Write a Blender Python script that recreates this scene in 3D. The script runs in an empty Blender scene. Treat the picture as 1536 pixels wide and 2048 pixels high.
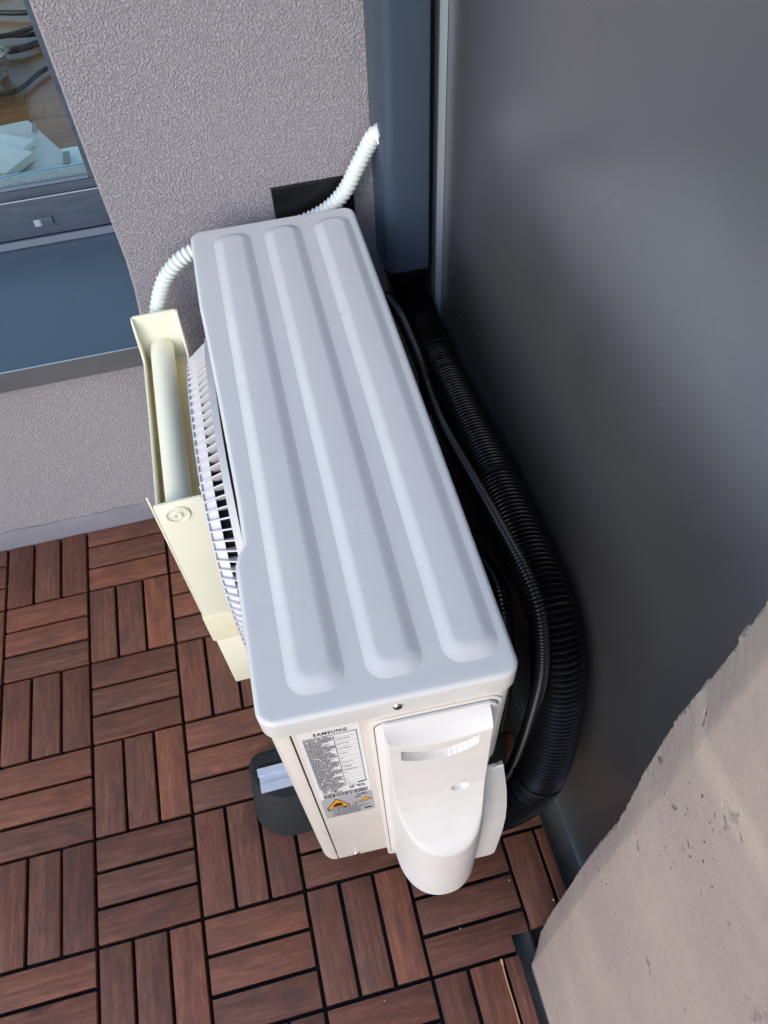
import bpy, bmesh, math, random
from mathutils import Vector, Matrix
random.seed(7)
R = math.radians
S = bpy.context.scene
# ------------------------------------------------------------------ camera, sky, sun, exposure
cam = bpy.data.cameras.new('camera'); co = bpy.data.objects.new('camera', cam)
S.collection.objects.link(co); S.camera = co
cam.sensor_fit = 'VERTICAL'; cam.sensor_height = 36; cam.lens = 36*1550.35/2048
cam.clip_start = 0.01; cam.clip_end = 200
M = [[0.96993, 0.21776, -0.10869], [-0.24014, 0.78373, -0.5728], [-0.03955, 0.58168, 0.81246]]
co.matrix_world = Matrix(((M[0][0], M[0][1], M[0][2], 0.5595), (M[1][0], M[1][1], M[1][2], -0.8424), (M[2][0], M[2][1], M[2][2], 1.2578), (0, 0, 0, 1)))
SUN_AZ = R(222); SUN_EL = R(28)          # azimuth of the sun measured clockwise from +Y (the house wall)
w = bpy.data.worlds.new('World'); S.world = w; w.use_nodes = True
nt = w.node_tree; bg = nt.nodes['Background']
sky = nt.nodes.new('ShaderNodeTexSky'); sky.sky_type = 'NISHITA'; sky.sun_disc = False
sky.sun_elevation = SUN_EL; sky.sun_rotation = SUN_AZ
nt.links.new(sky.outputs[0], bg.inputs[0]); bg.inputs[1].default_value = 0.15; sky.ozone_density = 4.0; sky.air_density = 1.3
sl = bpy.data.lights.new('sun', 'SUN'); so = bpy.data.objects.new('sun', sl); S.collection.objects.link(so)
sl.energy = .52; sl.angle = R(40); sl.color = (1.0, 0.83, 0.66)
d = Vector((math.sin(SUN_AZ)*math.cos(SUN_EL), math.cos(SUN_AZ)*math.cos(SUN_EL), math.sin(SUN_EL)))
so.rotation_euler = d.to_track_quat('Z', 'Y').to_euler()
S.view_settings.view_transform = 'Standard'; S.view_settings.look = 'None'
S.view_settings.exposure = 1.05; S.view_settings.gamma = 1; S.view_settings.use_curve_mapping = False
S.render.engine = 'CYCLES'; S.cycles.max_bounces = 8

# ------------------------------------------------------------------ materials
class N:
    """small node-building helper"""
    def __init__(s, name):
        s.m = bpy.data.materials.new(name); s.m.use_nodes = True; s.t = s.m.node_tree
        s.b = s.t.nodes['Principled BSDF']; s.out = s.t.nodes['Material Output']
    def n(s, typ, **k):
        x = s.t.nodes.new(typ)
        for a, v in k.items(): setattr(x, a, v)
        return x
    def l(s, a, b): s.t.links.new(a, b)
    def coords(s, kind='Object', scale=(1, 1, 1), rot=(0, 0, 0), loc=(0, 0, 0)):
        c = s.n('ShaderNodeTexCoord'); m = s.n('ShaderNodeMapping')
        m.inputs['Scale'].default_value = scale; m.inputs['Rotation'].default_value = rot; m.inputs['Location'].default_value = loc
        s.l(c.outputs[kind], m.inputs[0]); return m.outputs[0]
    def noise(s, vec, scale, detail=3, rough=.55, dist=0):
        x = s.n('ShaderNodeTexNoise'); x.inputs['Scale'].default_value = scale; x.inputs['Detail'].default_value = detail
        x.inputs['Roughness'].default_value = rough; x.inputs['Distortion'].default_value = dist
        s.l(vec, x.inputs['Vector']); return x.outputs[0]
    def ramp(s, fac, stops):
        x = s.n('ShaderNodeValToRGB'); e = x.color_ramp.elements
        while len(e) < len(stops): e.new(.5)
        for q, (p, c) in zip(e, stops):
            q.position = p; q.color = (c, c, c, 1) if isinstance(c, (int, float)) else (*c, 1)
        s.l(fac, x.inputs[0]); return x.outputs[0]
    def mix(s, fac, a, b, mode='MIX'):
        x = s.n('ShaderNodeMix', data_type='RGBA', blend_type=mode)
        for sock, v in ((x.inputs[0], fac), (x.inputs[6], a), (x.inputs[7], b)):
            if isinstance(v, (int, float)): sock.default_value = v if sock.type == 'VALUE' else (v, v, v, 1)
            elif isinstance(v, tuple): sock.default_value = (*v, 1)
            else: s.l(v, sock)
        return x.outputs[2]
    def math(s, op, a, b=None):
        x = s.n('ShaderNodeMath', operation=op)
        for i, v in enumerate((a, b)):
            if v is None: continue
            if isinstance(v, (int, float)): x.inputs[i].default_value = v
            else: s.l(v, x.inputs[i])
        return x.outputs[0]
    def bump(s, h, strength, dist, prev=None):
        x = s.n('ShaderNodeBump'); x.inputs['Strength'].default_value = strength; x.inputs['Distance'].default_value = dist
        s.l(h, x.inputs['Height'])
        if prev is not None: s.l(prev, x.inputs['Normal'])
        return x.outputs[0]
    def set(s, color=None, rough=None, metal=None, normal=None, spec=None, **k):
        for nm, v in (('Base Color', color), ('Roughness', rough), ('Metallic', metal), ('Specular IOR Level', spec), ('Normal', normal)):
            if v is None: continue
            if isinstance(v, (int, float)): s.b.inputs[nm].default_value = v
            elif isinstance(v, tuple): s.b.inputs[nm].default_value = (*v, 1)
            else: s.l(v, s.b.inputs[nm])
        return s.m

def paint(name, col, rough, spec=.5, metal=0, dirt=.05, bump=0, speck=0, bscale=400, wash=30):
    k = N(name); v = k.coords()
    a = k.noise(v, wash, 4, .6)
    c = k.mix(k.ramp(a, [(.35, 0.), (.7, 1.)]), tuple(x*(1-dirt) for x in col), tuple(min(1, x*(1+dirt)) for x in col))
    if speck:
        vo = k.n('ShaderNodeTexVoronoi'); vo.inputs['Scale'].default_value = 45; k.l(v, vo.inputs['Vector'])
        sp = k.math('LESS_THAN', vo.outputs['Distance'], speck)
        c = k.mix(sp, c, (.12, .11, .11))
    nrm = k.bump(k.noise(v, bscale, 2), bump, .001) if bump else None
    r = k.ramp(k.noise(v, 12, 3), [(.3, max(0, rough-.04)), (.7, rough+.05)])
    return k.set(c, r, metal, nrm, spec)

def m_plaster():
    k = N('plaster_grain'); v = k.coords()
    wv = k.n('ShaderNodeVectorMath', operation='ADD')
    nz = k.n('ShaderNodeTexNoise'); nz.inputs['Scale'].default_value = 200; k.l(v, nz.inputs['Vector'])
    sc = k.n('ShaderNodeVectorMath', operation='SCALE'); sc.inputs['Scale'].default_value = .004
    k.l(nz.outputs['Color'], sc.inputs[0]); k.l(v, wv.inputs[0]); k.l(sc.outputs[0], wv.inputs[1])
    a = k.noise(wv.outputs[0], 380, 2, .55)
    vo = k.n('ShaderNodeTexVoronoi', feature='SMOOTH_F1'); vo.inputs['Scale'].default_value = 360; vo.inputs['Smoothness'].default_value = .4
    k.l(wv.outputs[0], vo.inputs['Vector'])
    h = k.math('SUBTRACT', k.ramp(a, [(.34, 0.), (.6, 1.)]), k.math('MULTIPLY', vo.outputs['Distance'], .9))
    nrm = k.bump(h, 1.0, .0013)
    nrm = k.bump(k.noise(v, 900, 2), .25, .0004, nrm)
    c = k.mix(k.ramp(h, [(0.0, 0.), (.6, 1.)]), (.305, .290, .330), (.41, .390, .435))
    c = k.mix(k.ramp(k.noise(v, 3, 4), [(.35, 0.), (.7, .5)]), c, (.36, .335, .355))
    return k.set(c, .85, 0, nrm, .35)

def m_wood():
    k = N('oiled_acacia'); t = k.n('ShaderNodeTexCoord').outputs['UV']
    g = k.n('ShaderNodeNewGeometry'); rnd = g.outputs['Random Per Island']
    off = k.n('ShaderNodeCombineXYZ'); k.l(k.math('MULTIPLY', rnd, 37.), off.inputs[0]); k.l(k.math('MULTIPLY', rnd, 91.), off.inputs[1])
    ad = k.n('ShaderNodeVectorMath', operation='ADD'); k.l(t, ad.inputs[0]); k.l(off.outputs[0], ad.inputs[1])
    def mp(sx, sy):
        m = k.n('ShaderNodeMapping'); m.inputs['Scale'].default_value = (sx, sy, 1); k.l(ad.outputs[0], m.inputs[0]); return m.outputs[0]
    grain = k.noise(mp(9, 130), 1, 6, .65, 1.2)
    fine = k.noise(mp(45, 900), 1, 3, .6)
    blot = k.noise(mp(16, 34), 1, 3, .6, .6)
    fac = k.math('ADD', k.math('MULTIPLY', grain, .6), k.math('MULTIPLY', fine, .4))
    c = k.ramp(fac, [(.3, (.100, .039, .025)), (.5, (.178, .074, .048)), (.68, (.30, .140, .088))])
    c = k.mix(k.ramp(blot, [(.45, 0.), (.75, .65)]), c, (.075, .044, .036))
    # each slat its own tone
    tone = k.ramp(rnd, [(0., (.66, .60, .60)), (.28, (1.22, 1.04, .95)), (.5, (.86, .84, .84)), (.75, (1.42, 1.18, 1.02)), (1., (.84, .78, .78))])
    c = k.mix(1., c, tone, 'MULTIPLY')
    knot = k.n('ShaderNodeTexVoronoi'); knot.inputs['Scale'].default_value = 1; k.l(mp(5, 11), knot.inputs['Vector'])
    c = k.mix(k.ramp(knot.outputs['Distance'], [(.03, .75), (.13, 0.)]), c, (.03, .014, .01))
    vo = k.n('ShaderNodeTexVoronoi'); vo.inputs['Scale'].default_value = 1; k.l(mp(60, 60), vo.inputs['Vector'])
    c = k.mix(k.math('LESS_THAN', vo.outputs['Distance'], .015), c, (.4, .34, .30))
    nrm = k.bump(fac, .35, .0012)
    return k.set(c, k.ramp(grain, [(.3, .42), (.7, .62)]), 0, nrm, .42)

def m_concrete(name, c0, c1, c2, big=False):
    k = N(name); v = k.coords()
    a = k.noise(v, 7, 6, .62); b = k.noise(v, 60, 5, .7)
    c = k.mix(k.ramp(a, [(.35, 0.), (.65, 1.)]), c0, c1)
    c = k.mix(k.ramp(b, [(.5, 0.), (.85, .6)]), c, c2)
    vo = k.n('ShaderNodeTexVoronoi'); vo.inputs['Scale'].default_value = 30
    sm = k.n('ShaderNodeMapping'); sm.inputs['Scale'].default_value = (1, .7, .45); k.l(v, sm.inputs[0])
    wa = k.n('ShaderNodeVectorMath', operation='ADD'); k.l(sm.outputs[0], wa.inputs[0])
    nz = k.n('ShaderNodeTexNoise'); nz.inputs['Scale'].default_value = 60; k.l(v, nz.inputs['Vector'])
    s2 = k.n('ShaderNodeVectorMath', operation='SCALE'); s2.inputs['Scale'].default_value = .03; k.l(nz.outputs['Color'], s2.inputs[0]); k.l(s2.outputs[0], wa.inputs[1])
    k.l(wa.outputs[0], vo.inputs['Vector'])
    gate = k.ramp(k.noise(v, 5, 2), [(.50, 0.), (.68, 1.)])
    pit = k.math('MULTIPLY', k.ramp(vo.outputs['Distance'], [(.05, 1.), (.15, 0.)]), gate)
    v2 = k.n('ShaderNodeTexVoronoi'); v2.inputs['Scale'].default_value = 150; k.l(wa.outputs[0], v2.inputs['Vector'])
    pit = k.math('MAXIMUM', pit, k.math('MULTIPLY', k.ramp(v2.outputs['Distance'], [(.10, 1.), (.2, 0.)]), k.ramp(k.noise(v, 11, 3), [(.56, 0.), (.68, 1.)])))
    c = k.mix(k.math('MULTIPLY', pit, .8), c, tuple(x*.35 for x in c0))
    # thin trowel scratches
    wv = k.n('ShaderNodeTexWave'); wv.inputs['Scale'].default_value = 1.3; wv.inputs['Distortion'].default_value = 9; wv.inputs['Detail'].default_value = 3
    k.l(v, wv.inputs['Vector'])
    scr = k.math('MULTIPLY', k.ramp(wv.outputs['Fac'], [(.0, 1.), (.012, 0.)]), .5)
    c = k.mix(scr, c, tuple(min(1, x*1.25) for x in c1))
    h = k.math('SUBTRACT', k.math('ADD', k.math('MULTIPLY', a, .8), k.math('MULTIPLY', b, .25)), k.math('MULTIPLY', pit, .7))
    nrm = k.bump(h, .85, .0045 if big else .003)
    nrm = k.bump(k.noise(v, 700, 2), .12, .0005, nrm)
    return k.set(c, .8, 0, nrm, .3)

def m_panel():
    k = N('anthracite_laminate'); v = k.coords()
    c = k.mix(k.ramp(k.noise(v, 4, 3), [(.3, 0.), (.7, 1.)]), (.275, .282, .312), (.305, .310, .338))
    vo = k.n('ShaderNodeTexVoronoi'); vo.inputs['Scale'].default_value = 13; k.l(v, vo.inputs['Vector'])
    c = k.mix(k.math('LESS_THAN', vo.outputs['Distance'], .016), c, (.7, .7, .7))
    st = k.coords('Object', (1, 60, 5)); c = k.mix(k.ramp(k.noise(st, 1, 5, .7), [(.60, 0.), (.9, .15)]), c, (.38, .38, .40))
    c = k.mix(k.ramp(k.noise(v, 45, 6, .75), [(.60, 0.), (.95, .2)]), c, (.4, .4, .4))
    nrm = k.bump(k.noise(v, 1500, 1), .03, .0003)
    return k.set(c, k.ramp(k.noise(v, 9, 4), [(.3, .27), (.75, .33)]), 0.82, nrm, .5)

def m_brushed(name, col, rough=.45, spec=.5, streak=.12):
    k = N(name); v = k.coords('Object', (14, 120, 260))
    a = k.noise(v, 1, 4, .6)
    c = k.mix(k.ramp(a, [(.3, 0.), (.72, 1.)]), tuple(x*(1-streak*2) for x in col), tuple(x*(1+streak*3) for x in col))
    return k.set(c, rough, 0, k.bump(a, .35, .0008), spec)

def m_glass():
    k = N('window_glass'); k.t.nodes.remove(k.b)
    tr = k.n('ShaderNodeBsdfTransparent'); tr.inputs[0].default_value = (.975, .985, .96, 1)
    gl = k.n('ShaderNodeBsdfGlossy'); gl.inputs['Roughness'].default_value = .01; gl.inputs[0].default_value = (.9, 1, .97, 1)
    fr = k.n('ShaderNodeFresnel'); fr.inputs[0].default_value = 1.5
    mx = k.n('ShaderNodeMixShader'); k.l(k.math('MULTIPLY', fr.outputs[0], .5), mx.inputs[0]); k.l(tr.outputs[0], mx.inputs[1]); k.l(gl.outputs[0], mx.inputs[2])
    k.l(mx.outputs[0], k.out.inputs[0]); return k.m

def m_film():
    k = N('crumpled_film'); k.t.nodes.remove(k.b); v = k.coords()
    nrm = k.bump(k.noise(v, 45, 4, .6, 1.5), 1., .03)
    tr = k.n('ShaderNodeBsdfTransparent'); tr.inputs[0].default_value = (.93, .93, .95, 1)
    gl = k.n('ShaderNodeBsdfGlossy'); gl.inputs['Roughness'].default_value = .12; k.l(nrm, gl.inputs['Normal'])
    fr = k.n('ShaderNodeFresnel'); fr.inputs[0].default_value = 1.7; k.l(nrm, fr.inputs['Normal'])
    mx = k.n('ShaderNodeMixShader'); k.l(k.math('ADD', fr.outputs[0], .22), mx.inputs[0]); k.l(tr.outputs[0], mx.inputs[1]); k.l(gl.outputs[0], mx.inputs[2])
    k.l(mx.outputs[0], k.out.inputs[0]); return k.m

def m_parquet():
    k = N('interior_parquet'); v = k.coords('Object', (1, 1, 1), (0, 0, R(0)))
    br = k.n('ShaderNodeTexBrick'); br.inputs['Scale'].default_value = 1; br.inputs['Brick Width'].default_value = .55; br.inputs['Row Height'].default_value = .11
    br.inputs['Mortar Size'].default_value = .0022; br.inputs['Color1'].default_value = (.30, .125, .030, 1); br.inputs['Color2'].default_value = (.21, .085, .02, 1); br.inputs['Mortar'].default_value = (.045, .02, .01, 1)
    k.l(v, br.inputs['Vector'])
    m = k.n('ShaderNodeMapping'); m.inputs['Scale'].default_value = (5, 60, 1); k.l(v, m.inputs[0])
    c = k.mix(k.ramp(k.noise(m.outputs[0], 1, 4), [(.3, .0), (.7, .6)]), br.outputs[0], (.15, .06, .015))
    return k.set(c, .28, 0, None, .5)

def m_plastic(name, col, rough=.4, sss=0, band=False):
    k = N(name); v = k.coords()
    c = k.mix(k.ramp(k.noise(v, 25, 3), [(.3, 0.), (.7, 1.)]), tuple(x*.97 for x in col), col)
    k.set(c, k.ramp(k.noise(v, 8, 4, .6), [(.3, rough), (.7, rough+.12)]), 0, k.bump(k.noise(v, 35, 3), .1, .0015) if band else None, .45)
    if sss:
        k.b.inputs['Subsurface Weight'].default_value = sss; k.b.inputs['Subsurface Radius'].default_value = (.012, .009, .003); k.b.inputs['Subsurface Scale'].default_value = 1
    return k.m

def flat(name, col, rough=.6, metal=0, spec=.4, scale=60, var=.08):
    k = N(name); v = k.coords(); a = k.noise(v, scale, 3)
    return k.set(k.mix(a, tuple(x*(1-var) for x in col), tuple(min(1, x*(1+var)) for x in col)), rough, metal, None, spec)

MT = dict(
    plaster=m_plaster(), wood=m_wood(), panel=m_panel(), glass=m_glass(), film=m_film(), parquet=m_parquet(),
    base=flat('black_plastic_grid', (.012, .012, .013), .55),
    wallconc=m_concrete('painted_concrete', (.365, .292, .268), (.43, .352, .305), (.315, .275, .272), True),
    floorconc=m_concrete('grey_screed', (.085, .088, .080), (.15, .152, .142), (.06, .06, .055)),
    coving=flat('smooth_render', (.20, .195, .235), .7, var=.16, scale=25),
    white=paint('white_enamel', (.685, .685, .68), .30, .5, dirt=.012, speck=.028, bump=.02, bscale=900),
    white_lit=paint('white_enamel_front_lit', (.78, .735, .69), .33, .5, dirt=.02, bump=.02, bscale=900),  # same enamel as the lid; warm frontal bounce light put into this copy's colour
    cover=paint('white_abs', (.76, .74, .725), .38, .45, dirt=.02),
    grille=flat('grey_white_plastic', (.66, .65, .67), .45, var=.04),
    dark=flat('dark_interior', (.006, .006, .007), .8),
    coil=flat('condenser_metal', (.03, .031, .034), .6, .3),
    cream=m_plastic('cream_plastic', (.89, .87, .71), .42, .12, True),
    cream_glow=m_plastic('cream_plastic_painted_glow', (.90, .76, .46), .45, .15),  # orange glow of light through the translucent plastic, put into the base colour
    creamband=m_plastic('yellow_cream_plastic', (.88, .84, .62), .45, .12),
    conduit=m_plastic('white_corrugated_plastic', (.74, .80, .785), .42, .08),
    hose=flat('black_corrugated_plastic', (.008, .008, .0095), .27, spec=.6),
    tie=flat('cable_tie_nylon', (.010, .010, .011), .35),
    blue=paint('anthracite_powder_coat', (.044, .066, .100), .34, .5, dirt=.03, bump=.10, bscale=1500),
    sill=paint('grey_blue_sheet', (.060, .092, .132), .24, .6, dirt=.02, bump=.03, bscale=1500, wash=9),
    lip=paint('dark_grey_sheet', (.095, .10, .115), .33, .55, dirt=.04),
    frame=m_brushed('woodgrain_foil', (.062, .084, .125), .42),
    gasket=flat('grey_gasket', (.15, .18, .25), .4),
    spacer=flat('spacer_bar', (.36, .50, .62), .28, .5),
    alu=flat('brushed_aluminium', (.62, .64, .68), .33, .85, .5, 40, .1),
    post=flat('satin_aluminium', (.42, .49, .58), .35, .35, .5, 40, .05),
    rail=flat('dull_aluminium', (.42, .44, .46), .3, .8),
    zinc=flat('zinc_rail', (.66, .69, .80), .42, .55, .5, 90, .14),
    rubber=paint('recycled_rubber', (.016, .018, .021), .75, .35, dirt=.5, bump=.9, bscale=420, wash=260),
    mat=flat('black_board', (.008, .008, .010), .35, var=.4, scale=30),
    sticker=flat('white_vinyl', (.80, .81, .83), .35, var=.02),
    greyv=flat('grey_vinyl', (.40, .41, .44), .4, var=.03),
    ink=flat('black_ink', (.015, .015, .017), .5),
    inkgrey=flat('grey_ink', (.16, .16, .175), .5),
    orange=flat('orange_ink', (.80, .33, .02), .5),
    steel=flat('screw_steel', (.6, .6, .6), .25, .95),
    innersill=flat('white_board', (.76, .80, .74), .3, var=.02),
    paper=m_plastic('milky_sheet', (.66, .66, .62), .4), box=flat('white_card', (.80, .81, .75), .5, var=.03),
    cable=flat('black_cable', (.010, .011, .012), .4), red=flat('red_print', (.6, .03, .03), .5),
    green=flat('green_wire', (.01, .10, .075), .4), splinter=flat('raw_wood', (.62, .38, .18), .7),
    chip=flat('plaster_chip', (.75, .75, .73), .8), smoke=flat('smudge_grey', (.28, .29, .30), .6))

# ------------------------------------------------------------------ object helpers
def obj(name, bm, mat, parent=None, smooth=None, recalc=True):
    if recalc: bmesh.ops.recalc_face_normals(bm, faces=bm.faces[:])
    me = bpy.data.meshes.new(name)
    if smooth is not None:
        for f in bm.faces: f.smooth = True
        ang = R(smooth)
        for e in bm.edges:
            e.smooth = not (len(e.link_faces) == 2 and e.calc_face_angle(0) > ang)
    bm.to_mesh(me); bm.free()
    o = bpy.data.objects.new(name, me); S.collection.objects.link(o)
    for m in (mat if isinstance(mat, (list, tuple)) else [mat]): me.materials.append(m)
    if parent: o.parent = parent; o.matrix_parent_inverse = parent.matrix_basis.inverted()
    return o
def tag(o, label, cat, group=None):
    o['label'] = label; o['category'] = cat
    if group: o['group'] = group
    return o
def struct(o): o['kind'] = 'structure'; return o
def thing(name, label, cat, loc=(0, 0, 0), group=None):
    o = bpy.data.objects.new(name, None); S.collection.objects.link(o); o.location = loc; o.empty_display_size = .05
    return tag(o, label, cat, group)
def box(bm, x0, x1, y0, y1, z0, z1, bev=0, seg=2, f=None):
    b = bmesh.new(); v = [b.verts.new((x, y, z)) for x in (x0, x1) for y in (y0, y1) for z in (z0, z1)]
    for q in ((0, 1, 3, 2), (4, 6, 7, 5), (0, 4, 5, 1), (2, 3, 7, 6), (0, 2, 6, 4), (1, 5, 7, 3)): b.faces.new([v[i] for i in q])
    if bev: bmesh.ops.bevel(b, geom=b.edges[:], offset=bev, segments=seg, profile=.6, affect='EDGES')
    if f:
        for vv in b.verts: vv.co = f(*vv.co)
    merge(bm, b)
def merge(bm, b):
    me = bpy.data.meshes.new('tmp'); b.to_mesh(me); b.free(); bm.from_mesh(me); bpy.data.meshes.remove(me)
def prism(bm, pts, axis, a0, a1, bev=0, seg=2):
    """extrude a 2-D outline between a0 and a1 along an axis"""
    def P(p, a): return {'x': (a, p[0], p[1]), 'y': (p[0], a, p[1]), 'z': (p[0], p[1], a)}[axis]
    b = bmesh.new(); A = [b.verts.new(P(p, a0)) for p in pts]; B = [b.verts.new(P(p, a1)) for p in pts]
    n = len(pts); b.faces.new(A); b.faces.new(B[::-1])
    for i in range(n): b.faces.new((A[i], A[(i+1) % n], B[(i+1) % n], B[i]))
    bmesh.ops.recalc_face_normals(b, faces=b.faces[:])
    if bev: bmesh.ops.bevel(b, geom=b.edges[:], offset=bev, segments=seg, profile=.6, affect='EDGES')
    merge(bm, b)
def rrect(cx, cy, hw, hl, r, n=8):
    out = []; r = max(min(r, hw, hl), 1e-5)
    for q, (sx, sy) in enumerate(((1, 1), (-1, 1), (-1, -1), (1, -1))):
        for i in range(n+1):
            a = math.pi/2*(q+i/n); out.append((cx+sx*(hw-r)+r*math.cos(a), cy+sy*(hl-r)+r*math.sin(a)))
    return out
def loft(bm, loops, cap0=False, cap1=False, close=True):
    V = [[bm.verts.new(p) for p in L] for L in loops]
    n = len(V[0])
    for A, B in zip(V, V[1:]):
        for i in range(n if close else n-1):
            bm.faces.new((A[i], A[(i+1) % n], B[(i+1) % n], B[i]))
    if cap0: bm.faces.new(V[0][::-1])
    if cap1: bm.faces.new(V[-1])
    return V
def catmull(P, n):
    P = [Vector(p) for p in P]; P = [P[0]*2-P[1]]+P+[P[-1]*2-P[-2]]; out = []
    for i in range(1, len(P)-2):
        a, b, c, d2 = P[i-1:i+3]
        for k in range(n):
            t = k/n; out.append(.5*((2*b)+(c-a)*t+(2*a-5*b+4*c-d2)*t*t+(-a+3*b-3*c+d2)*t**3))
    out.append(P[-2]); return out
def resample(P, step):
    L = [0]
    for a, b in zip(P, P[1:]): L.append(L[-1]+(b-a).length)
    n = max(2, int(L[-1]/step)); out = []; j = 0
    for i in range(n+1):
        s = L[-1]*i/n
        while j < len(P)-2 and L[j+1] < s: j += 1
        t = (s-L[j])/max(1e-9, L[j+1]-L[j]); out.append(P[j].lerp(P[j+1], min(1, t)))
    return out
def tube(bm, pts, rad, seg=20, caps=True):
    """sweep a circle; rad(i,n,s) gives the radius at arc length s"""
    up = None; loops = []; s = 0; n = len(pts)
    for i, p in enumerate(pts):
        t = (pts[min(i+1, n-1)]-pts[max(i-1, 0)]).normalized()
        if up is None: up = t.orthogonal().normalized()
        up = (up-t*up.dot(t)).normalized(); sd = t.cross(up)
        if i: s += (p-pts[i-1]).length
        r = rad(s) if callable(rad) else rad
        loops.append([p+up*math.cos(a)*r+sd*math.sin(a)*r for a in (2*math.pi*k/seg for k in range(seg))])
    loft(bm, loops, caps, caps)
def corrugated(name, ctrl, radius, pitch, depth, mat, seg=24, parent=None, per=6):
    P = resample(catmull(ctrl, 12), pitch/per); bm = bmesh.new()
    def rad(s):
        c = .5+.5*math.cos(2*math.pi*s/pitch); return radius(s)*(1-depth*(1-c**.7)) if callable(radius) else radius*(1-depth*(1-c**.7))
    tube(bm, P, rad, seg); return obj(name, bm, mat, parent, smooth=80)

# ------------------------------------------------------------------ ground and deck
P_ = .15; GAP = .0055
bm = bmesh.new(); box(bm, -6, 8, -6, .30, -.2, 0)
struct(obj('ground', bm, MT['floorconc']))

def slat_poly(bm, pts, z0, z1, horiz, uvl):
    b = bmesh.new(); prism(b, pts, 'z', z0, z1, .0013, 2)
    dz = random.uniform(-.0006, .0006); rz = random.uniform(-.0035, .0035)
    cx = sum(p[0] for p in pts)/len(pts); cy = sum(p[1] for p in pts)/len(pts)
    tx = random.uniform(-.003, .003)
    for v in b.verts:
        x, y = v.co.x-cx, v.co.y-cy
        v.co.x = cx+x*math.cos(rz)-y*math.sin(rz); v.co.y = cy+x*math.sin(rz)+y*math.cos(rz); v.co.z += dz+tx*(y if horiz else x)
    uv = b.loops.layers.uv.new('UVMap')
    for f in b.faces:
        for lp in f.loops:
            c = lp.vert.co; lp[uv].uv = (c.x, c.y+c.z) if horiz else (c.y, c.x+c.z)
    merge(bm, b)
def deck_blocks(cells, lim, cuts=None):
    """three slats per block, direction alternating like a chequerboard; returns slat mesh and base mesh"""
    sb = bmesh.new(); sb.loops.layers.uv.new('UVMap'); gb = bmesh.new(); x0l, x1l, y0l, y1l = lim
    for (i, j) in cells:
        horiz = (i+j) % 2 == 0; X0, Y1 = i*P_, -j*P_
        for k in range(3):
            if horiz:
                x0, x1 = X0+GAP/2, X0+P_-GAP/2; y1 = Y1-k*P_/3-GAP/2; y0 = Y1-(k+1)*P_/3+GAP/2
            else:
                y1, y0 = Y1-GAP/2, Y1-P_+GAP/2; x0 = X0+k*P_/3+GAP/2; x1 = X0+(k+1)*P_/3-GAP/2
            x0, x1, y0, y1 = max(x0, x0l), min(x1, x1l), max(y0, y0l), min(y1, y1l)
            if x1-x0 < .004 or y1-y0 < .004: continue
            if cuts and (i, j, k) in cuts: pts = cuts[(i, j, k)]
            else: pts = [(x0, y0), (x1, y0), (x1, y1), (x0, y1)]
            if pts: slat_poly(sb, pts, .006, .022, horiz, None)
        bx0, bx1, by0, by1 = max(X0+.001, x0l), min(X0+P_-.001, x1l-.002), max(Y1-P_+.001, y0l), min(Y1-.001, y1l)
        if bx1-bx0 < .01 or by1-by0 < .01: continue
        if (i, j) in ((4, 4),): bx1 -= .028
        # grid of ribs below the slats
        for t in range(5):
            y = by0+(by1-by0)*t/4; box(gb, bx0, bx1, y-.0015, y+.0015, .001, .0085)
            x = bx0+(bx1-bx0)*t/4; box(gb, x-.0015, x+.0015, by0, by1, .001, .0075)
        box(gb, bx0, bx1, by0, by1, .0006, .0028)
    return sb, gb
TG = 'slatted wooden deck tiles on the balcony floor'
CUT = {(4, 4, 2): [(.602, -.7475), (.7215, -.7475), (.7215, -.7275), (.7475, -.7275), (.7475, -.7025), (.602, -.7025)],
       (5, 4, 0): [(.7525, -.727), (.7975, -.727), (.7975, -.6028), (.7525, -.6028)],
       (5, 4, 1): [(.8025, -.727), (.817, -.727), (.817, -.6028), (.8025, -.6028)], (5, 4, 2): None}
def deck_tile(i0, i1, j0, j1, label, lim=(-9, .817, -9, .1365)):
    cells = [(i, j) for i in range(i0, i1) for j in range(j0, j1)]
    t = thing('deck_tile', label, 'deck tile', ((i0+i1)/2*P_, -(j0+j1)/2*P_, 0), TG)
    s, g = deck_blocks(cells, lim, CUT)
    obj('slats', s, MT['wood'], t, smooth=35, recalc=False); obj('plastic_base', g, MT['base'], t)
lowr = (-9, .7235, -9, .1365)
deck_tile(-1, 1, -1, 0, 'dark brown deck tile cut short against the coving, at the left edge of the photo')
deck_tile(-1, 1, 0, 2, 'brown deck tile at the left edge of the photo, second row from the plaster wall')
deck_tile(-1, 1, 2, 4, 'brown deck tile at the left edge of the photo, third row from the plaster wall')
deck_tile(-1, 1, 4, 6, 'reddish deck tile in the bottom left corner of the photo')
deck_tile(1, 3, -1, 0, 'dark deck tile cut short against the coving, running under the cream plastic tank')
deck_tile(1, 3, 0, 2, 'brown deck tile just left of the tall cream plastic tank')
deck_tile(1, 3, 2, 4, 'reddish brown deck tile whose right side lies under the black rubber foot')
deck_tile(1, 3, 4, 6, 'brown deck tile at the bottom edge of the photo, left of the white valve cover')
deck_tile(3, 5, 2, 4, 'deck tile mostly hidden below the near end of the air conditioner')
t = thing('deck_tile', 'dark brown notched deck tile below the white valve cover, beside the concrete wall', 'deck tile', (.6, -.75, 0), TG)
s, g = deck_blocks([(3, 4), (4, 4)], (-9, .817, -9, .1), CUT); s2, g2 = deck_blocks([(3, 5), (4, 5)], lowr)
merge(s, s2); merge(g, g2); obj('slats', s, MT['wood'], t, smooth=35, recalc=False); obj('plastic_base', g, MT['base'], t)
deck_tile(5, 6, 2, 4, 'narrow cut strip of deck tile behind the black hose, along the grey panel')
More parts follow.
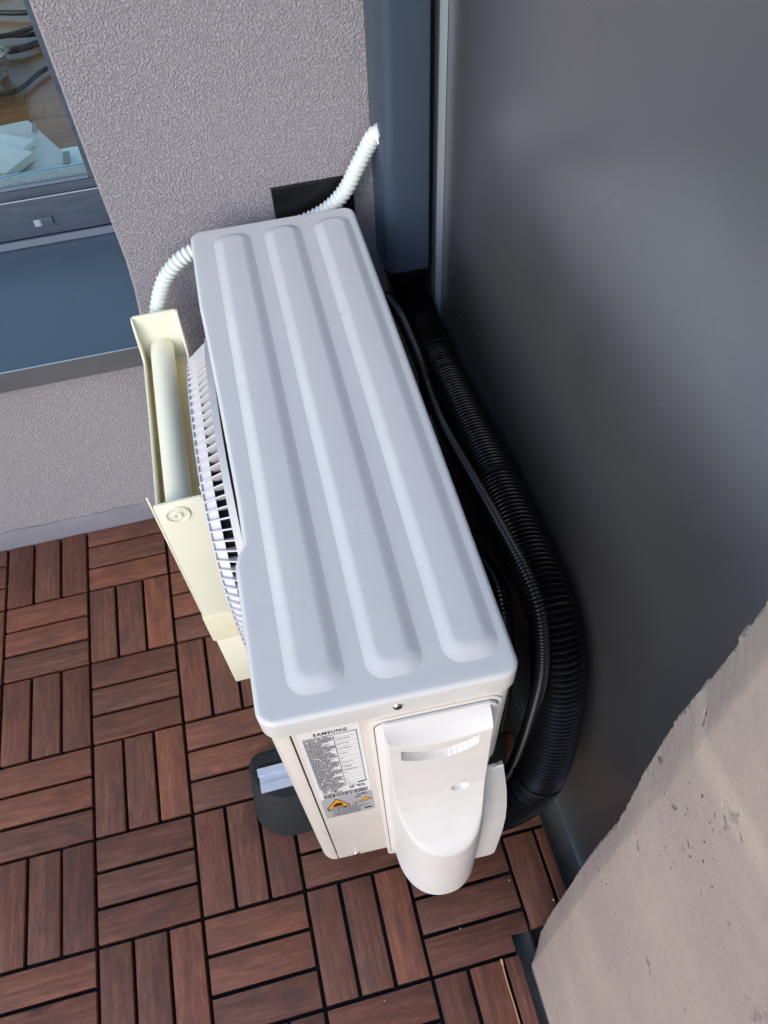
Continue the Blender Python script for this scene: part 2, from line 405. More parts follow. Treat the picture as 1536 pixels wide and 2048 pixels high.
deck_tile(5, 6, 4, 5, 'narrow cut strip of deck tile between the white valve cover and the grey panel rail')
# the rest of the same deck, outside the photo or hidden below the unit
rest = [(i, j) for i in range(-9, 6) for j in range(-1, 12)
        if not ((-1 <= i < 3 and -1 <= j < 6) or (3 <= i < 6 and 2 <= j < 6))]
s, g = deck_blocks([c for c in rest if c[0] < 5 or c[1] < 2], (-9, .7235, -9, .1365)); s2, g2 = deck_blocks([(5, -1), (5, 0), (5, 1), (4, -1), (4, 0), (4, 1)], (.7235+.0045, .817, -9, .1365))
g.free(); g2.free(); merge(s, s2); struct(obj('deck_floor', s, MT['wood'], smooth=35, recalc=False))

# ------------------------------------------------------------------ house wall with window recess
WY = .145
bm = bmesh.new()
curve = [(.404, 2.2), (.404, .72), (.405, .645), (.4055, .59), (.403, .543), (.398, .50), (.392, .47), (.381, .435)]
def quad(*p): bm.faces.new([bm.verts.new(q) for q in p])
TOP = 2.45; XL = -1.6; XR = .90; OL = -1.15
for (a, b) in zip(curve, curve[1:]):
    quad((a[0], WY, a[1]), (b[0], WY, b[1]), (XR, WY, b[1]), (XR, WY, a[1]))
    # rounded arris then the return of the recess
    quad((a[0], WY, a[1]), (b[0], WY, b[1]), (b[0]-.0035, WY+.006, b[1]), (a[0]-.0035, WY+.006, a[1]))
    quad((a[0]-.0035, WY+.006, a[1]), (b[0]-.0035, WY+.006, b[1]), (b[0]-.004, .44, b[1]), (a[0]-.004, .44, a[1]))
quad((XL, WY, .0), (XR, WY, .0), (XR, WY, .435), (XL, WY, .435))
quad((XL, WY, .435), (OL, WY, .435), (OL, WY, 2.2), (XL, WY, 2.2))
quad((OL, WY, .435), (OL, .44, .435), (OL, .44, 2.2), (OL, WY, 2.2))
quad((XL, WY, 2.2), (XR, WY, 2.2), (XR, WY, TOP), (XL, WY, TOP))
quad((OL, WY, 2.2), (OL, .44, 2.2), (.404, .44, 2.2), (.404, WY, 2.2))
quad((XL, WY, TOP), (XR, WY, TOP), (XR, .44, TOP), (XL, .44, TOP))
quad((XR, WY, 0), (XR, .44, 0), (XR, .44, TOP), (XR, WY, TOP))
quad((XL, .44, 0), (XR, .44, 0), (XR, .44, .435), (XL, .44, .435))
quad((.40, .44, .435), (XR, .44, .435), (XR, .44, TOP), (.40, .44, TOP))
quad((OL, WY, .435), (.381, WY, .435), (.381, .44, .435), (OL, .44, .435))
bmesh.ops.remove_doubles(bm, verts=bm.verts[:], dist=.0003)
wall = tag(obj('house_wall', bm, MT['plaster'], recalc=False), 'rough grey-purple plastered house wall behind the air conditioner', 'wall')
bm = bmesh.new()
pr = [(.145, .062), (.1435, .066), (.141, .060), (.1385, .045), (.1375, .02), (.1375, .004), (.145, .004)]
L = []; nseg = 90
for i in range(nseg+1):
    x = XL+(XR-XL-.05)*i/nseg; jz = random.uniform(-.0022, .0022); jy = random.uniform(-.0008, .0008)
    L.append([(x, y+(jy if 0 < q < 6 else 0), z+(jz if q < 3 else 0)) for q, (y, z) in enumerate(pr)])
loft(bm, L, True, True)
obj('coving', bm, MT['coving'], wall, smooth=50)

# ------------------------------------------------------------------ window
win = thing('window', 'dark grey-blue framed window set deep in the plaster wall, parquet seen inside', 'window', (-.4, .36, .51))
bm = bmesh.new(); box(bm, OL, .400, .372, .44, .50, .5835, .002); box(bm, .372, .404, .372, .44, .584, 2.2, .002); box(bm, OL, .371, .372, .44, 2.12, 2.2)
fr = obj('window_frame', bm, MT['frame'], win, smooth=40)
bm = bmesh.new(); box(bm, OL, .372, .3585, .3715, .5215, .5845, .0015); obj('front_board', bm, MT['frame'], win, smooth=40)
bm = bmesh.new(); box(bm, OL, .3715, .3575, .3595, .5838, .5855, .0004); obj('rebate_line', bm, MT['post'], win)
bm = bmesh.new(); box(bm, OL, .3705, .3605, .392, .5856, .600, .0015); box(bm, .3595, .3715, .362, .392, .6003, 2.11, .0015); obj('sash', bm, MT['frame'], win, smooth=40)
bm = bmesh.new(); box(bm, OL, .359, .363, .3695, .6003, .6035, .001); obj('gasket', bm, MT['gasket'], win)
bm = bmesh.new()
box(bm, OL, .3592, .3715, .3745, .6005, .6165); box(bm, OL, .3592, .3775, .3805, .6005, .6165)
for q in range(60): box(bm, .34-q*.008, .3435-q*.008, .3700, .3712, .6040, .6075)
obj('spacer', bm, MT['spacer'], win)
bm = bmesh.new(); box(bm, OL, .3593, .3697, .3699, .6008, 2.11); box(bm, OL, .3593, .386, .3862, .6008, 2.11)
obj('glass_pane', bm, MT['glass'], win)
bm = bmesh.new(); box(bm, .254, .2835, .3552, .3583, .5395, .5525, .0012); plug = obj('drain_cap', bm, MT['frame'], win)
bm = bmesh.new(); box(bm, .2545, .2635, .3540, .3550, .5405, .5515); box(bm, .2645, .2655, .3540, .3550, .5405, .5515); obj('cap_louvre', bm, MT['post'], plug)
bm = bmesh.new(); box(bm, OL, .3995, .352, .3575, .5090, .5205, .001); obj('lower_trim', bm, MT['gasket'], win)
# outer sill, lip and turned-up edge
sl_ = thing('window_sill', 'deep sloping grey-blue sheet metal sill under the window', 'window sill', (-.3, .2, .46))
bm = bmesh.new()
def sheet(pts, th=.0015):
    v = [bm.verts.new(p) for p in pts]; f = bm.faces.new(v)
    r = bmesh.ops.extrude_face_region(bm, geom=[f]); n = Vector((0, .26, -.96))*th
    bmesh.ops.translate(bm, vec=n, verts=[x for x in r['geom'] if isinstance(x, bmesh.types.BMVert)])
sheet([(OL, .116, .4625), (.3835, .116, .4625), (.3845, .1445, .4675), (.3985, .1465, .468), (.3985, .362, .5085), (OL, .362, .5085)])
obj('sill_plate', bm, MT['sill'], sl_)
bm = bmesh.new()
prism(bm, [(.1158, .4640), (.1142, .4640), (.1130, .4290), (.1150, .4275), (.1300, .4275), (.1300, .4290), (.1160, .4290)], 'x', OL, .3815, .0)
obj('sill_lip', bm, MT['lip'], sl_)
bm = bmesh.new(); box(bm, OL, .3825, .1146, .1168, .4632, .4645, .0003); obj('sill_bead', bm, MT['post'], sl_)
# room behind the glass
bm = bmesh.new(); box(bm, -2.4, 1.6, .445, 4.2, .0, .05); struct(obj('room_floor', bm, MT['parquet']))
bm = bmesh.new(); box(bm, OL, .42, .4405, .566, .525, .55, .003); tag(obj('inner_windowsill', bm, MT['innersill'], smooth=40), 'white inner window board behind the glass', 'window board')
def wavy_sheet(name, pts, z, mat, amp, n=14, th=.0012):
    bm = bmesh.new(); a, b, c, d_ = [Vector(p) for p in pts]; g = []
    ph = random.random()*6
    for i in range(n+1):
        row = []
        for j in range(n+1):
            u, v = i/n, j/n; p = a.lerp(b, u).lerp(d_.lerp(c, u), v)
            row.append(bm.verts.new((p.x, p.y, z+p.z+amp*(math.sin(u*5+ph)*math.cos(v*4.3+ph)+.5*math.sin(9*u+5*v)))))
        g.append(row)
    for i in range(n):
        for j in range(n): bm.faces.new((g[i][j], g[i+1][j], g[i+1][j+1], g[i][j+1]))
    r = bmesh.ops.extrude_face_region(bm, geom=bm.faces[:]); bmesh.ops.translate(bm, vec=(0, 0, th), verts=[x for x in r['geom'] if isinstance(x, bmesh.types.BMVert)])
    return obj(name, bm, mat, smooth=40)
sh = wavy_sheet('plastic_sheet', [(.10, .47, 0), (.335, .478, 0), (.248, .640, .012), (.05, .665, .01)], .5555, MT['paper'], .0022)
tag(sh, 'milky plastic sheet lying on the inner window board', 'plastic sheet')
for q in ((.255, .262, .598, .630, .569, .5702), (.305, .316, .495, .532, .5592, .5605)):
    bm = bmesh.new(); box(bm, *q); obj('grey_smudge', bm, MT['smoke'], sh)
bm = bmesh.new()
b = bmesh.new(); box(b, -.045, .028, -.032, .030, 0, .010, .002); bmesh.ops.rotate(b, verts=b.verts[:], matrix=Matrix.Rotation(R(-33), 3, 'Z'), cent=(0, 0, 0)); bmesh.ops.translate(b, verts=b.verts[:], vec=(.222, .555, .5635)); merge(bm, b)
tag(obj('card_box', bm, MT['box'], smooth=40), 'flat white card with two small holes behind the glass', 'card')
bm = bmesh.new()
b = bmesh.new(); box(b, -.05, .04, -.035, .035, 0, .014, .002); bmesh.ops.rotate(b, verts=b.verts[:], matrix=Matrix.Rotation(R(-38), 3, 'Z'), cent=(0, 0, 0)); bmesh.ops.translate(b, verts=b.verts[:], vec=(.210, .508, .566)); merge(bm, b)
tag(obj('card_box', bm, MT['box'], smooth=40), 'thicker white card nearest the glass, lower left in the window', 'card')
bm = bmesh.new()
for r_, ctrl in ((.017, [(-.5, 2.9, .07), (-.2, 2.62, .07), (.05, 2.52, .07), (.3, 2.62, .07)]), (.016, [(-.45, 2.38, .07), (-.12, 2.36, .07), (.08, 2.33, .07), (.35, 2.42, .07)]),
                 (.02, [(-.5, 2.5, .07), (-.1, 2.24, .07), (.08, 2.27, .07), (.3, 2.36, .07)]), (.013, [(-.25, 1.95, .065), (-.04, 1.93, .065), (.06, 2.05, .065), (.22, 2.18, .065)]),
                 (.014, [(-.3, 2.3, .08), (-.02, 2.28, .10), (.1, 2.45, .07), (.3, 2.6, .07)]), (.016, [(-.6, 3.0, .07), (-.2, 2.80, .07), (.0, 2.86, .07), (.2, 2.9, .07)])):
    tube(bm, resample(catmull(ctrl, 10), .02), r_*.55, 10)
tag(obj('power_cable', bm, MT['cable'], smooth=60), 'loosely coiled black cables on the parquet inside the room', 'cable')
bm = bmesh.new(); bmesh.ops.create_icosphere(bm, subdivisions=4, radius=1)
for v in bm.verts:
    c = v.co.copy(); q = 1+.22*math.sin(7*c.x+2*c.y)*math.cos(6*c.z+c.x*3)+.13*math.sin(15*c.y+9*c.z)
    v.co = Vector((-.18+c.x*.15*q, 2.03+c.y*.22*q, .16+c.z*.11*q))
bag = tag(obj('plastic_bag', bm, MT['film'], smooth=60), 'crumpled clear plastic bag on the parquet at the edge of the photo', 'bag')
bm = bmesh.new(); bmesh.ops.create_icosphere(bm, subdivisions=2, radius=.022); bmesh.ops.translate(bm, verts=bm.verts[:], vec=(-.125, 1.87, .12)); obj('red_print', bm, MT['red'], bag, smooth=60)

# ------------------------------------------------------------------ wall-mounted things
bm = bmesh.new(); box(bm, .620, .7335, .139, .1448, .52, .6635, .0006)
tag(obj('cover_board', bm, MT['mat']), 'flat black board on the plaster wall behind the air conditioner', 'board')
tr = thing('cable_duct', 'vertical grey-blue metal duct running up the wall beside the panel', 'duct', (.80, .12, .53))
bm = bmesh.new()
prof = [(.763, .1445), (.7632, .112), (.7640, .100), (.7660, .0925), (.7695, .0865), (.775, .0825), (.782, .0815), (.8225, .0815), (.8262, .083), (.828, .0865), (.828, .1445)]
prism(bm, prof, 'z', .535, TOP-.05); obj('duct_body', bm, MT['blue'], tr, smooth=28)
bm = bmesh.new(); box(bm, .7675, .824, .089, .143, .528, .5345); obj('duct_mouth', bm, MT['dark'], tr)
pn = thing('partition_panel', 'tall dark grey balcony partition panel with aluminium edge, right of the unit', 'partition', (.86, -.4, 0))
bm = bmesh.new(); box(bm, .853, .861, -1.9, .0985, .016, 2.3); obj('panel_sheet', bm, MT['panel'], pn)
bm = bmesh.new(); box(bm, .8430, .8528, .0990, .1360, .0, 2.32, .0006); obj('edge_post', bm, MT['post'], pn)
bm = bmesh.new(); box(bm, .8500, .8526, -1.9, .0980, .002, .0155, .0004); obj('bottom_rail', bm, MT['rail'], pn)
bm = bmesh.new(); box(bm, .8605, .9, .0995, .1445, 0, 2.3); obj('rear_profile', bm, MT['dark'], pn)
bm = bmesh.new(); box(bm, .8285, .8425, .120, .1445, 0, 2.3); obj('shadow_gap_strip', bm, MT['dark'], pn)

# ------------------------------------------------------------------ concrete wall near the camera
def cw():
    bm = bmesh.new(); X0 = .737; Z1 = 2.30; nz = 900
    rnd = [random.uniform(-1, 1) for _ in range(nz+1)]
    def nz_(i, a): return a*(.5*rnd[i]+.3*rnd[(i*7+3) % nz]+.5*math.sin(i*.21)*math.sin(i*.053+1))
    base = [(0, -.768), (.2, -.762), (.39, -.755), (.54, -.750), (.655, -.748), (.74, -.746), (.88, -.743), (1.2, -.738), (2.4, -.72)]
    outy = [(0, -.758), (.1, -.741), (.22, -.736), (.49, -.729), (.62, -.730), (.72, -.722), (.81, -.718), (.87, -.7205), (.95, -.7205), (1.2, -.718), (2.4, -.70)]
    def ip(T, z):
        for (a, p), (b, q) in zip(T, T[1:]):
            if z <= b: return p+(q-p)*(z-a)/(b-a)
        return T[-1][1]
    L = []
    for i in range(nz+1):
        z = Z1*i/nz; yi = ip(base, z)+nz_(i, .0010)+.0006*rnd[(i*11) % nz]; yo = ip(outy, z)+nz_((i*3) % nz, .0008)+.0013*rnd[(i*13+5) % nz]*(1 if rnd[(i//6*7) % nz] > 0 else .15)
        row = [(X0, -3.0, z), (X0+.0006, -1.4, z), (X0, yi-.05, z), (X0, yi-.004, z), (X0+.0012, yi, z)]
        for q in (.3, .6): row.append((X0+.001+.012*q+rnd[(i*19+int(q*9)) % nz]*.0004, yi+(yo-yi)*q+rnd[(i*17+int(q*20)) % nz]*.0005, z+.0))
        row += [(X0+.013, yo, z), (X0+.02, yo+.004+nz_((i*5) % nz, .002), z), (X0+.114, yo+.006, z), (X0+.114, -3.0, z)]
        L.append(row)
    loft(bm, L, True, True)
    return bm
tag(obj('concrete_wall', cw(), MT['wallconc'], smooth=22), 'tan painted concrete wall with a chipped edge, close in the bottom right corner', 'wall')

# ------------------------------------------------------------------ air conditioner
AC = thing('air_conditioner', 'white outdoor air conditioner unit with three ribs on its lid', 'air conditioner', (.605, -.25, .125))
WA, LA = .224, .700
NL, NR, BR, BL = Vector((.4893, -.5965)), Vector((.7135, -.6050)), Vector((.7225, .0935)), Vector((.5012, .0975))
def W(x, y, z=0):
    """local (across from left, along from near end) to world"""
    u, v = x/WA, y/LA; p = NL.lerp(NR, u).lerp(BL.lerp(BR, u), v); return Vector((p.x, p.y, z))
def outline(inset, corner=.016, scal=True):
    pts = []
    for q, (sx, sy) in enumerate(((1, 1), (0, 1), (0, 0), (1, 0))):
        r = corner; cx, cy = (WA-r if sx else r), (LA-r if sy else r)
        for i in range(9):
            a = math.pi/2*(q+i/8); pts.append((cx+(r-inset)*math.cos(a), cy+(r-inset)*math.sin(a)))
        if q == 1 and scal:    # left edge going towards the near end, with the shallow cut-in beside the fan
            for k in range(1, 60):
                y = LA-r-(LA-2*r)*k/60; s = 0
                if .185 < y < .54: s = .0105*min(1, (.54-y)/.30)**.8
                elif .165 < y <= .185: t = (y-.165)/.020; s = .0105*t*t*(3-2*t)
                pts.append((inset+s, y))
        if q == 0:
            for k in range(1, 20): pts.append((WA-r-(WA-2*r)*k/20, LA-inset))
        if q == 2:
            for k in range(1, 20): pts.append((r+(WA-2*r)*k/20, inset))
        if q == 3:
            for k in range(1, 40): pts.append((WA-inset, r+(LA-2*r)*k/40))
    return pts
ZT = .650
bm = bmesh.new(); rf = .0052; loops = []
loops.append([W(x, y, ZT-.029) for x, y in outline(.003)]); loops.append([W(x, y, ZT-.0295) for x, y in outline(.0)])
for k in range(9):
    a = math.pi/2*k/8; ins = rf*(1-math.cos(a)); z = ZT-rf+rf*math.sin(a)
    if k == 0: loops.append([W(x, y, ZT-.026) for x, y in outline(0)])
    loops.append([W(x, y, z) for x, y in outline(ins)])
loops.append([W(x, y, ZT+.0001) for x, y in outline(.0100)])
V = loft(bm, loops); f = bm.faces.new(V[-1])
lid = obj('lid', bm, MT['white'], AC, smooth=40)
bm = bmesh.new()
for xc in (.0545, .1215, .1885):
    loops = []
    for k in range(15):
        t = k/14; sm_ = t*t*(3-2*t); h = .0046*(.45*sm_+.55*math.sin(t*math.pi/2)); ins = .0140*t
        hw, y0, y1 = .0248-ins, .0195+ins*1.25, .6790-ins*.75
        c = rrect(xc, (y0+y1)/2, hw, (y1-y0)/2, max(.018-ins*.6, .003), 8)
        loops.append([W(x, y, ZT+.0002+h) for x, y in c])
    V = loft(bm, loops); bm.faces.new(V[-1])
obj('lid_ribs', bm, MT['white'], lid, smooth=50)
# front column wrapping the near left corner
ZB, ZS = .127, .6225
def shell(path, z0, z1, th, name, mat, zround=0):
    bm = bmesh.new(); n = len(path); loops = []
    for z, ins in ((z0, .006), (z0+.003, .002), (z0+.008, 0), (z1, 0)):
        row = []
        for i, (x, y) in enumerate(path):
            a, b = path[max(i-1, 0)], path[min(i+1, n-1)]; t = Vector((b[0]-a[0], b[1]-a[1])).normalized(); nn = Vector((-t.y, t.x))
            row.append((x+nn.x*ins, y+nn.y*ins))
        loops.append([W(x, y, z) for x, y in row])
    loops2 = []
    for L_, z in zip(loops, (z0, 0, 0, z1)): pass
    V = [[bm.verts.new(p) for p in L_] for L_ in loops]
    inner = []
    for L_ in (loops[0], loops[-1]):
        row = []
        for i, (x, y) in enumerate(path):
            a, b = path[max(i-1, 0)], path[min(i+1, n-1)]; t = Vector((b[0]-a[0], b[1]-a[1])).normalized(); nn = Vector((-t.y, t.x))
            p = W(x+nn.x*th, y+nn.y*th, L_[0].z); row.append(bm.verts.new(p))
        inner.append(row)
    rows = [inner[0]]+V+[inner[1]]
    for A, B in zip(rows, rows[1:]):
        for i in range(n-1): bm.faces.new((A[i], A[i+1], B[i+1], B[i]))
    for e in (0, n-1):
        bm.faces.new([r[e] for r in rows])
    bmesh.ops.recalc_face_normals(bm, faces=bm.faces[:])
    return obj(name, bm, mat, AC, smooth=35)
r = .018; m = .0032
path = [(m, LA-.012), (m, .672), (.0135, .662), (.0135, .50), (.0135, .30), (.0135, .188), (m, .176), (m, .12), (m, .06), (m, .03)]
path += [(m+r-r*math.cos(a), m+r-r*math.sin(a)) for a in (math.pi/2*k/8 for k in range(9))]+[(.0185+m, m)]
fp = shell(path, ZB, ZS, .003, 'front_panel', MT['white_lit'])
path = [(.0235, m), (.06, m), (.10, m), (.15, m)]+[(WA-m-r+r*math.sin(a), m+r-r*math.cos(a)) for a in (math.pi/2*k/8 for k in range(9))]+[(WA-m, .05), (WA-m, .07)]
# side panel: full height left of the cover, higher bottom edge at the right corner
path1 = [(.0235, m), (.06, m), (.12, m), (.2075, m)]
sp = shell(path1, ZB, ZS, .0028, 'side_panel', MT['white_lit'])
path2 = [(.2077, m)]+[(WA-m-.013+.013*math.sin(a), m+.013-.013*math.cos(a)) for a in (math.pi/2*k/8 for k in range(9))]+[(WA-m, .05), (WA-m, .075)]
shell(path2, .421, ZS, .0028, 'corner_panel', MT['white_lit'])
bm = bmesh.new()
box(bm, .0165, WA-.006, .012, LA-.006, ZB+.004, ZS-.004, 0, 2, W); obj('inner_cabinet', bm, MT['dark'], AC)
bm = bmesh.new()
for k in range(70):
    z = .14+k*.0068; box(bm, WA-.0055, WA-.0042, .08, LA-.01, z, z+.0012, 0, 2, W)
box(bm, WA-.012, WA-.003, .66, .69, ZB, ZS, .001, 2, W); box(bm, .01, WA-.01, LA-.0058, LA-.0035, ZB, ZS, .0, 2, W)
obj('condenser_guard', bm, MT['coil'], AC)
bm = bmesh.new(); box(bm, .010, WA-.008, .010, LA-.008, .116, ZB+.002, .002, 2, W); obj('base_pan', bm, MT['white_lit'], AC, smooth=40)
def front(name, pts2, y0, y1, mat, parent, bev=.0006, smooth=40):
    """plate on the near face: outline in (x across, z), between offsets y0..y1 out of the face"""
    b = bmesh.new(); prism(b, pts2, 'y', -y1, -y0, bev, 2)
    for v in b.verts: v.co = W(v.co.x, v.co.y+m, v.co.z)
    return obj(name, b, mat, parent, smooth=smooth)
def rr2(x0, x1, z0, z1, r, n=6): return rrect((x0+x1)/2, (z0+z1)/2, (x1-x0)/2, (z1-z0)/2, r, n)
front('recess_rim', rr2(.0895, .2110, .095, .6075, .014), .0001, .0016, MT['white_lit'], sp)
front('recess_shadow_joint', rr2(.0935, .2075, .110, .6030, .012), .0016, .0019, MT['inkgrey'], sp, 0)
cb = front('valve_cover_plate', rr2(.0945, .2065, .120, .6018, .011), .0017, .0048, MT['cover'], AC, .0009)
# valve cover hood: U-shaped skirt cut by a sloping face
def hood():
    bm = bmesh.new(); xc, hw, p = .1520, .0525, .0690; NT, NZ = 200, 300; z0, z1 = .138, .602
    def f(x, z):
        s = (x-xc)/hw; sag = .013*(1-s*s)
        T = [(.300, .125), (.352, .0800), (.368, .0680), (.385, .0550), (.41, .0425), (.435, .0325), (.46, .0260), (.50, .0220), (.55-sag*.5, .0190), (.5905-sag, .0175), (.5945-sag, .0145), (.6005, -.001), (.602, -.004), (.7, -.004)]
        for (a, q), (b, w_) in zip(T, T[1:]):
            if z <= b:
                t = max(0, (z-a)/(b-a)); return q+(w_-q)*t
        return -.004
    def smin(a, b, k):
        h = max(k-abs(a-b), 0)/k; return min(a, b)-h*h*k*.25
    def sst(a, b, x): t = min(1, max(0, (x-a)/(b-a))); return t*t*(3-2*t)
    g = []
    for j in range(NZ+1):
        z = z0+(z1-z0)*j/NZ; row = []
        wv = 1-.10*math.exp(-((z-.43)/.07)**2)
        for i in range(NT+1):
            th = math.pi*(1-i/NT); c, s = math.cos(th), math.sin(th)
            x = xc+hw*(abs(c)**.93)*(1 if c > 0 else -1); tp = sst(.40, .56, z); x = xc+(x-xc)*(1-.03*tp) if c < 0 else xc+(x-xc)*wv*(1-.115*tp)
            d0 = p*s**.86
            d_ = smin(d0, f(x, z)+max(0, .004*(1-abs(c)))*0, .006)
            # grip slot (curved band) and screw dimple
            u = (x-.1490)/.0345; zc = .5665-.0145*(1-u*u)+.0005*u
            q = sst(1.04, .97, abs(u))*sst(.0105, .0080, abs(z-zc)); d_ -= .011*q
            q = math.hypot((x-.1695)/.0085, (z-.4600)/.0058); d_ -= .0050*sst(1.12, .85, q)
            row.append(bm.verts.new(W(x, m-.0045-max(d_, -.003), z)))
        g.append(row)
    for j in range(NZ):
        for i in range(NT): bm.faces.new((g[j][i], g[j][i+1], g[j+1][i+1], g[j+1][i]))
    # thickness turned inwards at the lower edge
    low = g[0]; inn = [bm.verts.new(v.co+Vector((0, .0, 0))+(Vector((W(xc, m-.02).x, W(xc, m-.02).y, v.co.z))-v.co)*.05) for v in low]
    up = [bm.verts.new(v.co+Vector((0, 0, .05))) for v in inn]
    for i in range(NT):
        bm.faces.new((low[i], low[i+1], inn[i+1], inn[i])); bm.faces.new((inn[i], inn[i+1], up[i+1], up[i]))
    return bm
obj('valve_cover_hood', hood(), MT['cover'], AC, smooth=45)
# side flap of the cover, reaching past the cabinet corner to the hoses
bm = bmesh.new()
out_l = []; rows = []
prof2 = [(.421, .2255, .0020), (.405, .2275, .0045), (.38, .2300, .0085), (.35, .2325, .0135), (.31, .2345, .0190), (.27, .2350, .0240), (.23, .2335, .0280), (.19, .2318, .0305), (.15, .2302, .0320), (.128, .2292, .0325)]
for z, xr, out in prof2:
    rows.append([W(x, m-.005-out*(.75 if q == 0 else 1)+(.0016 if q == 6 else 0)+ .0045*math.cos(math.pi*q/6)*0, z) for q, x in enumerate([.190+(xr-.190)*k/6 for k in range(7)])])
V = [[bm.verts.new(p) for p in r_] for r_ in rows]
for A, B in zip(V, V[1:]):
    for i in range(6): bm.faces.new((A[i], A[i+1], B[i+1], B[i]))
r_ = bmesh.ops.extrude_face_region(bm, geom=bm.faces[:]); bmesh.ops.translate(bm, vec=(-.0006, .0026, 0), verts=[x for x in r_['geom'] if isinstance(x, bmesh.types.BMVert)])
flap = obj('valve_cover_flap', bm, MT['cover'], AC, smooth=35)
bm = bmesh.new()
tube(bm, [Vector(W(x, m-.004-yy, z)) for x, yy, z in ((.2085, .003, .4175), (.2115, .0035, .4135), (.2150, .004, .4165), (.2180, .004, .4215), (.2250, .004, .4225))], .0021, 8)
obj('flap_lip', bm, MT['cover'], flap, smooth=60)
# two screws
for (x, z) in ((.1165, .6385-.003), (.0480, .1440)):
    bm = bmesh.new(); bmesh.ops.create_cone(bm, cap_ends=True, segments=24, radius1=.0046, radius2=.0038, depth=.0016, matrix=Matrix.Rotation(R(90), 4, 'X')); 
    bmesh.ops.translate(bm, verts=bm.verts[:], vec=W(x, (-.0008 if z > .6 else m-.0012), z))
    sc_ = obj('screw', bm, MT['steel'], AC, smooth=30)
    bm = bmesh.new(); c = W(x, (-.0022 if z > .6 else m-.0026), z)
    box(bm, c.x-.0028, c.x+.0028, c.y-.0002, c.y+.0004, c.z-.0005, c.z+.0005); box(bm, c.x-.0005, c.x+.0005, c.y-.0003, c.y+.0005, c.z-.0028, c.z+.0028)
    obj('screw_slot', bm, MT['ink'], sc_)

# ---- rating label (lettering built as thin mesh)
LX0, LX1, LZ0, LZ1 = .0275, .0825, .339, .6130
def LW(s, t, out):
    T = ((-1, -1), (0, 0), (.6, .585), (.744, .680), (.772, .735), (.80, .752), (.875, .866), (1, 1), (2, 2))
    for (a, p), (b, q) in zip(T, T[1:]):
        if t <= b: t = p+(q-p)*(t-a)/(b-a); break
    return W(LX0+(LX1-LX0)*s, m-out, LZ1-(LZ1-LZ0)*t)       # s 0..1 left-right, t 0..1 top-down
def lab_rect(bm, s0, s1, t0, t1, out):
    bm.faces.new([bm.verts.new(LW(*p, out)) for p in ((s0, t1), (s1, t1), (s1, t0), (s0, t0))])
def lab_poly(bm, P, out): bm.faces.new([bm.verts.new(LW(s, t, out)) for s, t in P])
def lab_line(bm, a, b, w, out, asp=.2):
    d_ = Vector(((b[0]-a[0]), (b[1]-a[1])*5)); n_ = Vector((-d_.y, d_.x)).normalized()*w
    bm.faces.new([bm.verts.new(LW(s, t, out)) for s, t in ((a[0]+n_.x, a[1]+n_.y/5), (a[0]-n_.x, a[1]-n_.y/5), (b[0]-n_.x, b[1]-n_.y/5), (b[0]+n_.x, b[1]+n_.y/5))])
lab = front('rating_label', rr2(LX0, LX1, LZ0, LZ1, .0012), .0002, .0004, MT['sticker'], sp, 0)
bm = bmesh.new(); lab_rect(bm, 0.0, 1.0, .772, 1.0, .00055); obj('grey_field', bm, MT['greyv'], lab, recalc=False)
ink = bmesh.new(); gi = bmesh.new(); og = bmesh.new(); O = .0007
def text(bm, s, x, t, h, wscale=1.0, out=O, shear=0, space=1.0, bold=0):
    cu = bpy.data.curves.new('txt', 'FONT'); cu.body = s; cu.size = 1; cu.space_character = space; cu.offset = bold; cu.resolution_u = 2
    o = bpy.data.objects.new('txt', cu); S.collection.objects.link(o)
    dg = bpy.context.evaluated_depsgraph_get(); me = bpy.data.meshes.new_from_object(o.evaluated_get(dg))
    hz = h/.70
    for v in me.vertices:
        sx = x+v.co.x*hz*wscale*(LZ1-LZ0)/(LX1-LX0); tt = t-v.co.y*hz; v.co = LW(sx, tt, out)
    bm.from_mesh(me); bpy.data.objects.remove(o); bpy.data.curves.remove(cu); bpy.data.meshes.remove(me)
text(ink, 'SAMSUNG', .245, .048, .024, .62, space=1.18, bold=.022)
lab_rect(ink, .07, .935, .0600, .0612, O); lab_rect(gi, .07, .935, .0640, .0662, O)
lab_rect(ink, .065, .075, .065, .62, O); lab_rect(ink, .925, .935, .061, .605, O); lab_rect(ink, .545, .553, .075, .635, O)
tr_ = [.095, .142, .19, .238, .29, .335, .38, .43, .452, .50, .535, .575, .605]
for t in tr_: lab_rect(ink, .553, .925, t, t+.0010, O)
def fineprint(bm, s0, s1, t, n=1, h=.0035, dens=.8):
    s = s0
    while s < s1:
        wd = random.uniform(.012, .04)
        if random.random() < dens: lab_rect(bm, s, min(s+wd, s1), t, t+h, O)
        s += wd+random.uniform(.006, .012)
for k in range(76):
    t = .072+k*.0075
    ln = .43+.10*math.sin(k*.55)+random.uniform(-.12, .06)
    if t > .56: ln += .06
    fineprint(gi, .085, min(.535, .085+ln), t, 1, .0048, .97)
    if k % 5 == 0: lab_rect(gi, .075, .545, t-.002, t-.0014, O)
for t, ln in zip(tr_, (.24, .2, .22, .14, .07, .2, .17, .25, .06, .02, .05, .07)): fineprint(ink, .575, .575+ln, t+.018 if t != .43 else t+.008, 1, .0042, .95)
fineprint(ink, .605, .74, .405, 1, .004); 
for k in range(9): fineprint(gi, .09, .50-.02*k, .640+k*.0065, 1, .0045)
fineprint(gi, .5, .80, .622)
